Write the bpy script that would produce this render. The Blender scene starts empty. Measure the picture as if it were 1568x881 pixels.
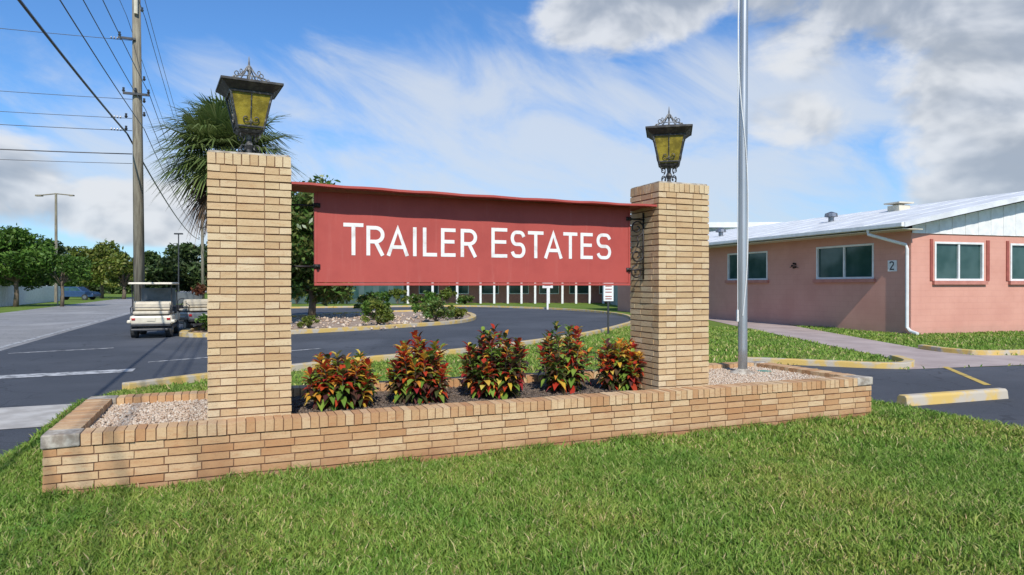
import bpy, math, random
import numpy as np
from mathutils import Vector, Matrix
from mathutils.geometry import tessellate_polygon
rnd = random.Random(11)
rs = np.random.RandomState(5)
sc = bpy.context.scene
sc.view_settings.view_transform = 'Standard'
sc.view_settings.look = 'None'
sc.view_settings.exposure = 0
COL = sc.collection

# ------------------------------------------------------------ node helpers
class S:
    nt = None
    def __init__(s, k): s.k = k
    def _op(a, op, b=None, c=None):
        n = S.nt.nodes.new('ShaderNodeMath'); n.operation = op
        for i, v in enumerate((a, b, c)):
            if v is None: continue
            if isinstance(v, S): S.nt.links.new(v.k, n.inputs[i])
            else: n.inputs[i].default_value = v
        return S(n.outputs[0])
    def __add__(a, b): return S._op(a, 'ADD', b)
    __radd__ = __add__
    def __sub__(a, b): return S._op(a, 'SUBTRACT', b)
    def __rsub__(a, b): return S._op(b, 'SUBTRACT', a)
    def __mul__(a, b): return S._op(a, 'MULTIPLY', b)
    __rmul__ = __mul__
    def __truediv__(a, b): return S._op(a, 'DIVIDE', b)
    def max(a, b): return S._op(a, 'MAXIMUM', b)
    def min(a, b): return S._op(a, 'MINIMUM', b)
def sstep(x, lo, hi):
    n = S.nt.nodes.new('ShaderNodeMapRange'); n.interpolation_type = 'SMOOTHSTEP'
    S.nt.links.new(x.k, n.inputs[0]); n.inputs[1].default_value = lo; n.inputs[2].default_value = hi
    return S(n.outputs[0])
def comb(x, y, z):
    n = S.nt.nodes.new('ShaderNodeCombineXYZ')
    for i, v in enumerate((x, y, z)):
        if isinstance(v, S): S.nt.links.new(v.k, n.inputs[i])
        else: n.inputs[i].default_value = v
    return n.outputs[0]
def noise(vec, scale, detail=6, rough=.55, dist=0., out=0):
    n = S.nt.nodes.new('ShaderNodeTexNoise')
    if vec is not None: S.nt.links.new(vec, n.inputs['Vector'])
    n.inputs['Scale'].default_value = scale; n.inputs['Detail'].default_value = detail
    n.inputs['Roughness'].default_value = rough; n.inputs['Distortion'].default_value = dist
    return S(n.outputs[out])
def mixc(f, a, b, mode='MIX'):
    n = S.nt.nodes.new('ShaderNodeMix'); n.data_type = 'RGBA'; n.blend_type = mode
    def setin(i, v):
        if isinstance(v, S): S.nt.links.new(v.k, n.inputs[i])
        elif isinstance(v, bpy.types.NodeSocket): S.nt.links.new(v, n.inputs[i])
        elif isinstance(v, (int, float)): n.inputs[i].default_value = v
        else: n.inputs[i].default_value = (*v, 1)
    setin(0, f); setin(6, a); setin(7, b)
    return n.outputs[2]
def ramp(f, stops, interp='LINEAR'):
    n = S.nt.nodes.new('ShaderNodeValToRGB'); cr = n.color_ramp; cr.interpolation = interp
    while len(cr.elements) < len(stops): cr.elements.new(.5)
    for e, (p, c) in zip(cr.elements, stops): e.position = p; e.color = (*c, 1)
    S.nt.links.new(f.k, n.inputs[0]); return n.outputs[0]
def newmat(name):
    m = bpy.data.materials.new(name); m.use_nodes = True
    S.nt = m.node_tree
    b = m.node_tree.nodes['Principled BSDF']
    return m, b
def objco():
    n = S.nt.nodes.new('ShaderNodeTexCoord'); return n.outputs['Object']
def island():
    n = S.nt.nodes.new('ShaderNodeNewGeometry'); return S(n.outputs['Random Per Island'])
def bump(b, h, strength, dist=.01):
    n = S.nt.nodes.new('ShaderNodeBump'); n.inputs['Strength'].default_value = strength
    n.inputs['Distance'].default_value = dist
    S.nt.links.new(h.k, n.inputs['Height']); S.nt.links.new(n.outputs[0], b.inputs['Normal'])
def basic(name, c1, c2=None, scale=6, rough=.7, metal=0, bmp=0, bscale=60, detail=4, lo=.35, hi=.65, stretch=None):
    m, b = newmat(name); co = objco()
    if stretch:
        mp = S.nt.nodes.new('ShaderNodeMapping'); mp.inputs['Scale'].default_value = stretch
        S.nt.links.new(co, mp.inputs[0]); co = mp.outputs[0]
    c2 = c2 or tuple(x * .75 for x in c1)
    f = sstep(noise(co, scale, detail), lo, hi)
    S.nt.links.new(mixc(f, c1, c2), b.inputs['Base Color'])
    b.inputs['Roughness'].default_value = rough; b.inputs['Metallic'].default_value = metal
    if bmp: bump(b, noise(co, bscale, 4), bmp)
    return m

# ------------------------------------------------------------ mesh helpers
def link(o, parent=None):
    COL.objects.link(o)
    if parent: o.parent = parent
    return o
def empty(name, loc=(0, 0, 0), rz=0, parent=None):
    o = bpy.data.objects.new(name, None); o.location = loc; o.rotation_euler = (0, 0, rz)
    o.empty_display_size = .2
    return link(o, parent)
class MB:
    def __init__(s): s.v = []; s.f = []; s.m = []
    def box(s, o, a, b, c, mi=0, jit=0):
        o, a, b, c = map(Vector, (o, a, b, c)); n = len(s.v)
        for k in range(8):
            p = o + a * (k & 1) + b * ((k >> 1) & 1) + c * ((k >> 2) & 1)
            if jit: p = p + Vector((rnd.uniform(-jit, jit), rnd.uniform(-jit, jit), rnd.uniform(-jit, jit)))
            s.v.append(tuple(p))
        det = a.cross(b).dot(c)
        fs = [(0, 2, 3, 1), (4, 5, 7, 6), (0, 1, 5, 4), (2, 6, 7, 3), (0, 4, 6, 2), (1, 3, 7, 5)]
        for f in fs:
            if det < 0: f = f[::-1]
            s.f.append(tuple(n + i for i in f)); s.m.append(mi)
    def abox(s, x0, x1, y0, y1, z0, z1, mi=0, jit=0):
        s.box((x0, y0, z0), (x1 - x0, 0, 0), (0, y1 - y0, 0), (0, 0, z1 - z0), mi, jit)
    def quad(s, pts, mi=0):
        n = len(s.v); s.v += [tuple(p) for p in pts]; s.f.append(tuple(range(n, n + len(pts)))); s.m.append(mi)
    def tube(s, pts, r, n=8, mi=0, caps=True):
        pts = [Vector(p) for p in pts]; rr = r if isinstance(r, (list, tuple)) else [r] * len(pts)
        base = len(s.v); up = None
        for i, p in enumerate(pts):
            t = (pts[min(i + 1, len(pts) - 1)] - pts[max(i - 1, 0)])
            t = t.normalized() if t.length > 1e-9 else Vector((0, 0, 1))
            if up is None:
                up = t.cross(Vector((0, 0, 1)))
                if up.length < .1: up = t.cross(Vector((1, 0, 0)))
            up = (up - t * up.dot(t))
            if up.length < 1e-5: up = t.orthogonal()
            up.normalize(); w = t.cross(up)
            for k in range(n):
                a = 2 * math.pi * k / n
                s.v.append(tuple(p + (up * math.cos(a) + w * math.sin(a)) * rr[i]))
        for i in range(len(pts) - 1):
            for k in range(n):
                a = base + i * n + k; b = base + i * n + (k + 1) % n
                s.f.append((a, b, b + n, a + n)); s.m.append(mi)
        if caps:
            s.f.append(tuple(base + k for k in range(n))[::-1]); s.m.append(mi)
            e = base + (len(pts) - 1) * n
            s.f.append(tuple(e + k for k in range(n))); s.m.append(mi)
    def frustum4(s, z0, h0, z1, h1, mi=0, cap=True):
        n = len(s.v)
        for z, h in ((z0, h0), (z1, h1)):
            s.v += [(-h, -h, z), (h, -h, z), (h, h, z), (-h, h, z)]
        for k in range(4):
            a = n + k; b = n + (k + 1) % 4; s.f.append((a, b, b + 4, a + 4)); s.m.append(mi)
        if cap:
            s.f.append((n + 3, n + 2, n + 1, n)); s.f.append((n + 4, n + 5, n + 6, n + 7)); s.m += [mi, mi]
    def obj(s, name, mats, parent=None, smooth=False, bevel=0, loc=None, rot=None):
        me = bpy.data.meshes.new(name); me.from_pydata(s.v, [], s.f)
        for m in (mats if isinstance(mats, (list, tuple)) else [mats]): me.materials.append(m)
        me.polygons.foreach_set('material_index', s.m)
        if smooth: me.polygons.foreach_set('use_smooth', [True] * len(me.polygons))
        me.update()
        o = bpy.data.objects.new(name, me)
        if loc: o.location = loc
        if rot: o.rotation_euler = rot
        link(o, parent)
        if bevel:
            b = o.modifiers.new('b', 'BEVEL'); b.width = bevel; b.segments = 2; b.limit_method = 'ANGLE'
        return o
def npmesh(name, V, T, mats, parent=None, mi=None, loc=None):
    me = bpy.data.meshes.new(name)
    k = T.shape[1]
    me.vertices.add(len(V)); me.vertices.foreach_set('co', V.astype(np.float32).ravel())
    me.loops.add(T.size); me.loops.foreach_set('vertex_index', T.astype(np.int32).ravel())
    me.polygons.add(len(T)); me.polygons.foreach_set('loop_start', np.arange(len(T), dtype=np.int32) * k)
    for m in (mats if isinstance(mats, (list, tuple)) else [mats]): me.materials.append(m)
    if mi is not None: me.polygons.foreach_set('material_index', mi.astype(np.int32))
    me.update(calc_edges=True); me.validate()
    o = bpy.data.objects.new(name, me)
    if loc: o.location = loc
    return link(o, parent)
def catmull(P, n=6, closed=False):
    out = []; N = len(P)
    g = (lambda i: P[i % N]) if closed else (lambda i: P[max(0, min(N - 1, i))])
    for i in range(N if closed else N - 1):
        p0, p1, p2, p3 = (np.array(g(i + d), float) for d in (-1, 0, 1, 2))
        for j in range(n):
            t = j / n
            out.append(tuple(.5 * ((2 * p1) + (-p0 + p2) * t + (2 * p0 - 5 * p1 + 4 * p2 - p3) * t * t + (-p0 + 3 * p1 - 3 * p2 + p3) * t ** 3)))
    if not closed: out.append(tuple(P[-1]))
    return out
def sheet(name, poly, z, mat, parent=None):
    vs = [Vector((p[0], p[1], 0)) for p in poly]
    tr = tessellate_polygon([vs])
    V = [(p[0], p[1], z) for p in poly]; F = []
    for t in tr:
        a, b, c = (vs[i] for i in t)
        F.append(tuple(t) if (b - a).cross(c - a).z > 0 else tuple(t)[::-1])
    me = bpy.data.meshes.new(name); me.from_pydata(V, [], F); me.materials.append(mat); me.update()
    return link(bpy.data.objects.new(name, me), parent)
def ribbon2(P, hw, closed=False):
    P = [Vector((p[0], p[1])) for p in P]; N = len(P); L, R = [], []
    for i in range(N):
        a = P[i - 1] if (i or closed) else None; b = P[(i + 1) % N] if (i < N - 1 or closed) else None
        d1 = (P[i] - a).normalized() if a is not None else None; d2 = (b - P[i]).normalized() if b is not None else None
        d1 = d1 if d1 is not None else d2; d2 = d2 if d2 is not None else d1
        n1 = Vector((-d1.y, d1.x)); n2 = Vector((-d2.y, d2.x)); n = (n1 + n2)
        n = n.normalized() if n.length > 1e-6 else n1
        m = hw / max(.45, n.dot(n1))
        L.append(P[i] + n * m); R.append(P[i] - n * m)
    return L, R
def kerb(name, P, w, h, mat, closed=False, z0=-.02, parent=None):
    L, R = ribbon2(P, w / 2, closed); b = MB(); N = len(P)
    for i in range(N):
        for q, z in ((L[i], z0), (L[i], h), (R[i], h), (R[i], z0)):
            b.v.append((q.x, q.y, z))
    for i in range(N if closed else N - 1):
        a = i * 4; c = ((i + 1) % N) * 4
        for k in range(3): b.f.append((a + k, c + k, c + k + 1, a + k + 1)); b.m.append(0)
    if not closed:
        b.f += [(0, 1, 2, 3), ((N - 1) * 4 + 3, (N - 1) * 4 + 2, (N - 1) * 4 + 1, (N - 1) * 4)]; b.m += [0, 0]
    return b.obj(name, mat, parent, bevel=.015)
def inpoly(x, y, poly):
    c = np.zeros(len(x), bool); j = len(poly) - 1
    for i in range(len(poly)):
        xi, yi = poly[i][:2]; xj, yj = poly[j][:2]
        m = ((yi > y) != (yj > y)) & (x < (xj - xi) * (y - yi) / (yj - yi + 1e-12) + xi)
        c ^= m; j = i
    return c

# planter frame (u along the wall, v toward the back)
TH = math.radians(22.4); CU, SU = math.cos(TH), math.sin(TH); AX, AY = -3.58, 5.2
def W(u, v): return (AX + CU * u - SU * v, AY + SU * u + CU * v)

# ------------------------------------------------------------ materials
def mat_brick(name, cols, stain, stainamt, basestain=0):
    m, b = newmat(name); co = objco(); r = island()
    base = ramp(r, [(i / (len(cols) - 1), c) for i, c in enumerate(cols)])
    mp = S.nt.nodes.new('ShaderNodeMapping'); mp.inputs['Scale'].default_value = (1, 1, 4)
    S.nt.links.new(co, mp.inputs[0])
    f = sstep(noise(mp.outputs[0], 9, 6, .7), .47, .74) * stainamt
    c = mixc(f, base, stain)
    f2 = sstep(noise(co, 1.3, 4, .6), .40, .75) * .35
    c = mixc(f2, c, stain)
    f3 = sstep(noise(co, 70, 3, .6), .5, .75) * .35
    c = mixc(f3, c, (.26, .15, .08))
    if basestain:
        sp = S.nt.nodes.new('ShaderNodeSeparateXYZ'); S.nt.links.new(co, sp.inputs[0])
        z = S(sp.outputs[2]) + (noise(co, 3.5, 4) - .5) * .22
        c = mixc((1.0 - sstep(z, .0, .17)) * basestain, c, (.30, .13, .06))
    S.nt.links.new(c, b.inputs['Base Color']); b.inputs['Roughness'].default_value = .85
    bump(b, noise(co, 120, 4, .65), .5, .004)
    return m
M_brickc = mat_brick('buff_brick', [(.52, .345, .175), (.62, .46, .26), (.68, .53, .33), (.55, .37, .19), (.65, .48, .28)], (.44, .235, .10), .6)
M_brickw = mat_brick('wall_brick', [(.50, .285, .13), (.60, .40, .21), (.65, .47, .27), (.47, .25, .11), (.58, .37, .185)], (.42, .185, .075), .7, .7)
M_mortar = basic('mortar', (.16, .075, .04), (.24, .14, .08), 8, .95, bmp=.4)
M_conc = basic('concrete', (.52, .49, .44), (.38, .35, .31), 3, .9, bmp=.3)
M_concb = basic('weathered_mortar', (.50, .45, .37), (.26, .21, .16), 11, .95, bmp=.6, bscale=40)
M_walk = basic('walkway', (.46, .37, .33), (.37, .29, .26), 1.2, .9, bmp=.2)
M_iron = basic('wrought_iron', (.05, .05, .05), (.26, .25, .23), 26, .6, .3, lo=.5, hi=.72)
M_ironroof = basic('lantern_roof_iron', (.045, .042, .04), (.11, .10, .085), 14, .6, .3, lo=.45, hi=.7)
M_black = basic('black_iron', (.02, .02, .022), (.05, .035, .03), 20, .5, .3)
M_kerb = basic('yellow_kerb', (.60, .41, .12), (.48, .42, .33), 3.5, .85, bmp=.3, lo=.42, hi=.62)
M_white = basic('white_paint', (.80, .80, .78), (.70, .70, .68), 4, .5)
M_offwhite = basic('cream_plastic', (.68, .62, .48), (.58, .52, .40), 4, .4)
M_pole = basic('brushed_aluminium', (.52, .53, .54), (.40, .41, .42), 5, .42, .7, stretch=(1, 1, .15))
M_rubber = basic('rubber', (.02, .02, .02), (.035, .035, .035), 20, .8)
M_seat = basic('seat_vinyl', (.60, .53, .40), (.5, .44, .34), 8, .5)
M_dark = basic('dark_paint', (.03, .03, .035), (.05, .05, .05), 8, .4)
M_steel = basic('steel', (.30, .30, .31), (.2, .2, .2), 20, .35, .8)
M_greyp = basic('grey_body_paint', (.18, .19, .20), (.14, .15, .16), 3, .3)

def mat_asphalt(name, base, worn, bscale=90):
    m, b = newmat(name); co = objco()
    f = sstep(noise(co, .35, 5, .6), .35, .75)
    c = mixc(f, base, worn)
    g = sstep(noise(co, 110, 2, .7), .45, .75) * .5
    c = mixc(g, c, tuple(x * 2.2 for x in worn))
    st = sstep(noise(co, 1.1, 6, .7, 1.5), .58, .70) * .5
    c = mixc(st, c, tuple(x * .55 for x in base))
    tr = sstep(noise(co, .16, 3, .5, .8), .52, .68) * .45
    c = mixc(tr, c, tuple(x * 1.7 for x in worn))
    vo = S.nt.nodes.new('ShaderNodeTexVoronoi'); vo.feature = 'DISTANCE_TO_EDGE'; vo.inputs['Scale'].default_value = .45
    wv = S.nt.nodes.new('ShaderNodeVectorMath'); wv.operation = 'ADD'
    nn = S.nt.nodes.new('ShaderNodeTexNoise'); nn.inputs['Scale'].default_value = 1.4; S.nt.links.new(co, nn.inputs['Vector'])
    S.nt.links.new(co, wv.inputs[0]); S.nt.links.new(nn.outputs['Color'], wv.inputs[1]); S.nt.links.new(wv.outputs[0], vo.inputs['Vector'])
    ck = (1.0 - sstep(S(vo.outputs['Distance']), .0, .012)) * .6
    c = mixc(ck, c, tuple(x * .4 for x in base))
    S.nt.links.new(c, b.inputs['Base Color']); b.inputs['Roughness'].default_value = .85
    bump(b, noise(co, bscale, 4, .7), .5, .006)
    return m
M_asph = mat_asphalt('asphalt_dark', (.042, .046, .054), (.070, .074, .083))
M_street = mat_asphalt('asphalt_street', (.21, .205, .195), (.28, .27, .26))
M_line = basic('worn_white_line', (.50, .50, .49), (.15, .15, .15), 6, .8, lo=.42, hi=.62)
M_yline = basic('yellow_line', (.55, .38, .08), (.25, .2, .1), 6, .8, lo=.5, hi=.7)

def finish_leaf(m, b, c, trans, rough, spec=.3):
    S.nt.links.new(c, b.inputs['Base Color']); b.inputs['Roughness'].default_value = rough
    b.inputs['Specular IOR Level'].default_value = spec
    if trans <= 0: return m
    t = S.nt.nodes.new('ShaderNodeBsdfTranslucent'); S.nt.links.new(c, t.inputs[0])
    mx = S.nt.nodes.new('ShaderNodeMixShader'); mx.inputs[0].default_value = trans
    S.nt.links.new(b.outputs[0], mx.inputs[1]); S.nt.links.new(t.outputs[0], mx.inputs[2])
    S.nt.links.new(mx.outputs[0], m.node_tree.nodes['Material Output'].inputs[0])
    return m
def mat_leaf(name, cols, nscale=1.2, trans=.3, rough=.5, dark=.45):
    m, b = newmat(name); co = objco(); r = island()
    c = ramp(r, [(i / max(1, len(cols) - 1), q) for i, q in enumerate(cols)])
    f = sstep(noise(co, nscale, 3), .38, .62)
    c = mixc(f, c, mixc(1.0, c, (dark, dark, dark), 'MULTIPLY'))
    return finish_leaf(m, b, c, trans, rough)
def mat_blade(name):
    m, b = newmat(name); co = objco(); r = island()
    c = ramp(r, [(0, (.11, .21, .025)), (.45, (.17, .29, .04)), (.80, (.25, .36, .065)), (.93, (.36, .37, .12)), (1, (.56, .46, .24))])
    f = sstep(noise(co, .6, 3, .6), .42, .68) * .8
    c = mixc(f, c, mixc(1.0, c, (1.5, 1.12, 1.3), 'MULTIPLY'))
    f = sstep(noise(co, 2.0, 4, .6), .48, .66) * .6
    c = mixc(f, c, mixc(1.0, c, (.58, .78, .6), 'MULTIPLY'))
    return finish_leaf(m, b, c, .15, .6, .25)
M_blade = mat_blade('grass_blade')
def mat_ground():
    m, b = newmat('lawn_ground'); co = objco()
    f = sstep(noise(co, .5, 5, .65), .35, .65)
    c = mixc(f, (.13, .21, .033), (.19, .26, .055))
    f = sstep(noise(co, 5, 5, .7), .45, .75) * .7
    c = mixc(f, c, (.09, .15, .026))
    f = sstep(noise(co, 60, 4, .7), .45, .7) * .6
    c = mixc(f, c, (.08, .10, .03))
    f = sstep(noise(co, 1.7, 4, .7), .6, .75) * .4
    c = mixc(f, c, (.26, .21, .10))
    S.nt.links.new(c, b.inputs['Base Color']); b.inputs['Roughness'].default_value = .95
    b.inputs['Specular IOR Level'].default_value = .1
    bump(b, noise(co, 40, 4, .7), .8, .03)
    return m
M_ground = mat_ground()

# ------------------------------------------------------------ ground, roads
sheet('ground', [(-900, -300), (900, -300), (900, 1500), (-900, 1500)], 0, M_ground)
sheet('street', [W(-11.2, -60), W(-4, -60), W(-4, 400), W(-11.2, 400)], .004, M_street)
loop = catmull([W(-.2, 6.0), (-5.28, 11.9), (-4.2, 13.2), (-3.13, 14.6), (-1.31, 16.4), (.66, 19.2), (2.45, 22.3), (4.2, 26.5), (5.5, 30.8), (5.9, 37.0), (4.2, 43.5), (.75, 48.6), (-4.2, 52), (-12, 50), (-22, 45)], 6)
drive = [W(-4, -14), W(-.65, -14), W(-.65, 5.0)] + loop + [W(-4, 45)]
sheet('driveway', drive, .006, M_asph)
isl = catmull([(-1.95, 34.5), (-2.3, 29.7), (-4.6, 26.1), (-6.5, 23.9), (-8.2, 22.4), (-9.98, 21.6), (-11.0, 23), (-11.8, 27.4), (-11.3, 33), (-9, 39), (-5.5, 41.5), (-3, 39.5)], 6, True)
M_islg = basic('bed_gravel', (.28, .19, .13), (.44, .34, .26), 7, .95, bmp=.8, bscale=25)
sheet('island_bed', isl, .05, M_islg)
kerb('kerb', isl, .28, .14, M_kerb, True)
kerb('kerb', loop, .2, .12, M_kerb)
sheet('sidewalk', [W(-4, 3.2), W(-.66, 3.2), W(-.66, 4.85), W(-4, 4.85)], .012, M_conc)
sheet('road_marking', [W(-3.9, 8.1), W(-.4, 8.5), W(-.4, 9.05), W(-3.9, 8.65)], .012, M_line)
sheet('road_marking', [W(-.3, 10.15), W(3.5, 12), W(3.5, 12.12), W(-.3, 10.28)], .012, M_line)
sheet('road_marking', [W(-4.35, -50), W(-4.2, -50), W(-4.2, 300), W(-4.35, 300)], .010, M_line)
sheet('road_marking', [W(-3.6, 13.5), W(-1.5, 14.2), W(-1.5, 14.35), W(-3.6, 13.65)], .012, M_line)
park = [(4.6, 14.5), (7.75, 13.3), (10.6, 14.0), (16, 15.7), (40, 23), (40, -6), (10, -2), (5.95, 7.6), (5.15, 9.5), (4.75, 10.6), (4.4, 12.2)]
sheet('parking_lot', park, .006, M_asph)
walk = [(7.75, 13.3), (8.3, 14.4), (8.5, 15.5), (8.9, 25.4), (9.3, 32.5), (9.3, 42), (11.7, 42), (11.6, 30), (11.2, 26), (10.5, 17), (10.8, 16.0), (11.7, 15.9), (16, 17.2), (40, 24.6), (40, 23.05), (16, 15.75), (10.6, 14.05)]
sheet('walkway', walk, .011, M_walk)
kerb('kerb', catmull([(4.9, 14.55), (6.2, 14.0), (7.5, 13.5), (8.15, 14.0), (8.4, 15.0)], 4), .2, .12, M_kerb)
kerb('kerb', catmull([(10.55, 17.6), (10.7, 16.5), (11.6, 16.05), (16, 17.4), (30, 21.7)], 4), .18, .12, M_kerb)
for i in range(3):
    x0 = 5.0 + i * 2.75; y0 = 10.9 + i * .3
    sheet('parking_line', [(x0, y0), (x0 + .12, y0), (x0 + 1.0, y0 + 2.5), (x0 + .88, y0 + 2.5)], .012, M_yline)
def wheelstop(x, y, ang, L=1.95):
    b = MB(); h = .14; n = [(-.09, 0), (-.075, h * .8), (-.05, h), (.05, h), (.075, h * .8), (.09, 0)]
    for xx in (-L / 2, L / 2):
        for p in n: b.v.append((xx, p[0], p[1]))
    for k in range(5): b.f.append((k, k + 1, k + 7, k + 6)); b.m.append(0)
    b.f += [(5, 4, 3, 2, 1, 0), (6, 7, 8, 9, 10, 11)]; b.m += [0, 0]
    b.obj('wheel_stop', M_kerb, loc=(x, y, .006), rot=(0, 0, ang), bevel=.01)
wheelstop(6.25, 9.65, .335)
wheelstop(9.6, 10.8, .335)

# ------------------------------------------------------------ grass blades
def patch(P, f, s):
    x, y = P[:, 0], P[:, 1]
    return .5 + .18 * np.sin(x * f + 1.3 * np.sin(y * f * .7 + s)) + .17 * np.sin(y * f * 1.3 + 1.7 * np.sin(x * f * .9 - s)) + .15 * np.sin((x + y) * f * 2.1 + 2 * np.sin((x - y) * f * 1.1 + s))
def blades(name, P, hlo, hhi, w):
    keep = rs.rand(len(P)) < .45 + .75 * patch(P, 4.1, 2.)
    P = P[keep]
    N = len(P); a = rs.rand(N) * 2 * np.pi; h = (hlo + (hhi - hlo) * rs.rand(N)) * (.62 + .75 * patch(P, 2.3, .5))
    tall = rs.rand(N) < .012; h[tall] *= 1.6
    ww = w * (.7 + .6 * rs.rand(N))
    d = np.stack([np.cos(a), np.sin(a), 0 * a], 1)
    la = rs.rand(N) * 2 * np.pi; lean = .15 + 1.15 * rs.rand(N)
    l = np.stack([np.cos(la) * lean, np.sin(la) * lean, 0 * a], 1)
    b = np.column_stack([P, np.zeros(N)])
    up = np.array([0, 0, 1.])
    v0 = b - d * ww[:, None] / 2; v1 = b + d * ww[:, None] / 2
    mid = b + up * (h * .62)[:, None] + l * (h * .35)[:, None]
    v2 = mid - d * ww[:, None] * .45; v3 = mid + d * ww[:, None] * .45
    v4 = b + up * (h * .95)[:, None] + l * (h * .95)[:, None]
    V = np.stack([v0, v1, v2, v3, v4], 1).reshape(-1, 3)
    o = np.arange(N)[:, None] * 5
    T = np.stack([o + [0, 1, 3], o + [0, 3, 2], o + [2, 3, 4]], 1).reshape(-1, 3)
    return npmesh(name, V, T, M_blade)
lawn_out = [drive, park, walk, [W(0, 0), W(8.73, 0), W(8.73, 2), W(0, 2)], isl, [W(-11.2, -60), W(-4, -60), W(-4, 400), W(-11.2, 400)]]
def lawnpts(n, x0, x1, y0, y1, f):
    x = x0 + (x1 - x0) * rs.rand(n); y = y0 + (y1 - y0) * rs.rand(n)
    k = f(x, y)
    for p in lawn_out: k &= ~inpoly(x, y, p)
    return np.column_stack([x[k], y[k]])
kf = lambda x, y: (np.abs(x) < .82 * y + 1.2)
blades('lawn_grass', lawnpts(400000, -5.2, 8.2, 2.9, 6.6, kf), .03, .075, .0080)
blades('lawn_grass', lawnpts(220000, -7, 9, 6.6, 11.0, kf), .03, .075, .0115)
blades('lawn_grass', lawnpts(130000, -9, 22, 11, 27, kf), .04, .08, .026)
nt_ = 5200; uu = -.3 + 9.4 * rs.rand(nt_); vv = -.012 - .07 * rs.rand(nt_) ** 2
keep = (np.sin(uu * 5.1) + np.sin(uu * 13.7 + 1) + rs.rand(nt_) * 2) > .9
uu, vv = uu[keep], vv[keep]
blades('wall_foot_grass', np.column_stack([AX + CU * uu - SU * vv, AY + SU * uu + CU * vv]), .05, .12, .007)
def weeds():
    V = []; F = []
    for (cx, cy, R, n) in ((-3.0, 4.55, .24, 60), (-3.3, 4.2, .16, 30), (-2.2, 4.7, .14, 22)):
        for i in range(n):
            a = rnd.uniform(0, 6.28); q = R * rnd.random() ** .7; x = cx + q * 1.5 * math.cos(a); y = cy + q * math.sin(a); z = rnd.uniform(.04, .07)
            for k in range(3):
                b_ = a + k * 2.09; s = rnd.uniform(.010, .016); dx, dy = math.cos(b_), math.sin(b_); m = len(V)
                V += [(x, y, z), (x + dx * s - dy * s * .5, y + dy * s + dx * s * .5, z + .006), (x + dx * s * 1.7, y + dy * s * 1.7, z - .004), (x + dx * s + dy * s * .5, y + dy * s - dx * s * .5, z + .006)]
                F.append((m, m + 3, m + 2, m + 1))
    npmesh('clover_patch', np.array(V), np.array(F), mat_leaf('clover', [(.17, .33, .045), (.22, .40, .06)], 3, .2, .5, .9))
weeds()

# ------------------------------------------------------------ brickwork
def run(b, x0, y0, dx, dy, nx, ny, L, z, h, t, bl, off, mi=0, proud=0):
    g = .008; s = -off
    while s < L - .02:
        a = max(s, 0) + g / 2; e = min(s + bl, L) - g / 2
        if a < g: a = 0 + g * .1
        if e > L - g: e = L - g * .1
        if e - a > .02:
            j = rnd.uniform(-.002, .003) + proud
            b.box((x0 + dx * a + nx * j, y0 + dy * a + ny * j, z + rnd.uniform(-.0015, .0015)), (dx * (e - a), dy * (e - a), 0), (-nx * t, -ny * t, 0), (0, 0, h), mi, .0018)
        s += bl
def ring(b, x0, x1, y0, y1, z, h, t, bl, odd, off):
    w, d = x1 - x0, y1 - y0
    if odd:
        run(b, x0, y0, 1, 0, 0, -1, w, z, h, t, bl, off); run(b, x0, y1, 1, 0, 0, 1, w, z, h, t, bl, off)
        run(b, x0, y0 + t + .004, 0, 1, -1, 0, d - 2 * t - .008, z, h, t, bl, off); run(b, x1, y0 + t + .004, 0, 1, 1, 0, d - 2 * t - .008, z, h, t, bl, off)
    else:
        run(b, x0, y0, 0, 1, -1, 0, d, z, h, t, bl, off); run(b, x1, y0, 0, 1, 1, 0, d, z, h, t, bl, off)
        run(b, x0 + t + .004, y0, 1, 0, 0, -1, w - 2 * t - .008, z, h, t, bl, off); run(b, x0 + t + .004, y1, 1, 0, 0, 1, w - 2 * t - .008, z, h, t, bl, off)
CH = .0675; BH = .0555
PL, PD, PT = 8.73, 2.0, .2
pw = empty('brick_planter', (AX, AY, 0), TH)
b = MB()
for i in range(7):
    z = -.0675 + i * CH
    ring(b, 0, PL, 0, PD, z, BH, .09, .245, i % 2, .12 if i % 2 else 0)
b.obj('brick_courses', M_brickw, pw)
b = MB(); e = .010
for (x0, x1, y0, y1) in ((e, PL - e, e, PT - e), (e, PL - e, PD - PT + e, PD - e), (e, PT - e, PT - e, PD - PT + e), (PL - PT + e, PL - e, PT - e, PD - PT + e)):
    b.abox(x0, x1, y0, y1, -.1, .397)
b.obj('mortar_core', M_mortar, pw)
b = MB(); g = MB(); o = .012; zc = .405; hc = .095; p = .0745
n = int((PL - .5) / p)
for y0, y1 in ((-o, PT + o), (PD - PT - o, PD + o)):
    for i in range(n):
        x = .25 + i * (PL - .5) / n; ww = (PL - .5) / n
        b.box((x + .004, y0 + rnd.uniform(-.003, .003), zc), (ww - .008, 0, 0), (0, y1 - y0, 0), (0, 0, hc + rnd.uniform(-.003, .003)), 0, .002)
    g.abox(.25, PL - .25, y0 + .012, y1 - .012, zc - .008, zc + hc - .010)
n2 = int((PD - 2 * PT - 2 * o - .02) / p)
for x0, x1 in ((-o, PT + o), (PL - PT - o, PL + o)):
    for i in range(n2):
        ww = (PD - 2 * PT - 2 * o - .02) / n2; y = PT + o + .01 + i * ww
        b.box((x0, y + .004, zc), (x1 - x0, 0, 0), (0, ww - .008, 0), (0, 0, hc + rnd.uniform(-.003, .003)), 0, .002)
    g.abox(x0 + .012, x1 - .012, PT + o + .003, PD - PT - o - .003, zc - .008, zc + hc - .010)
b.obj('cap_bricks', M_brickw, pw); g.obj('cap_mortar', M_mortar, pw)
b = MB()
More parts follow.
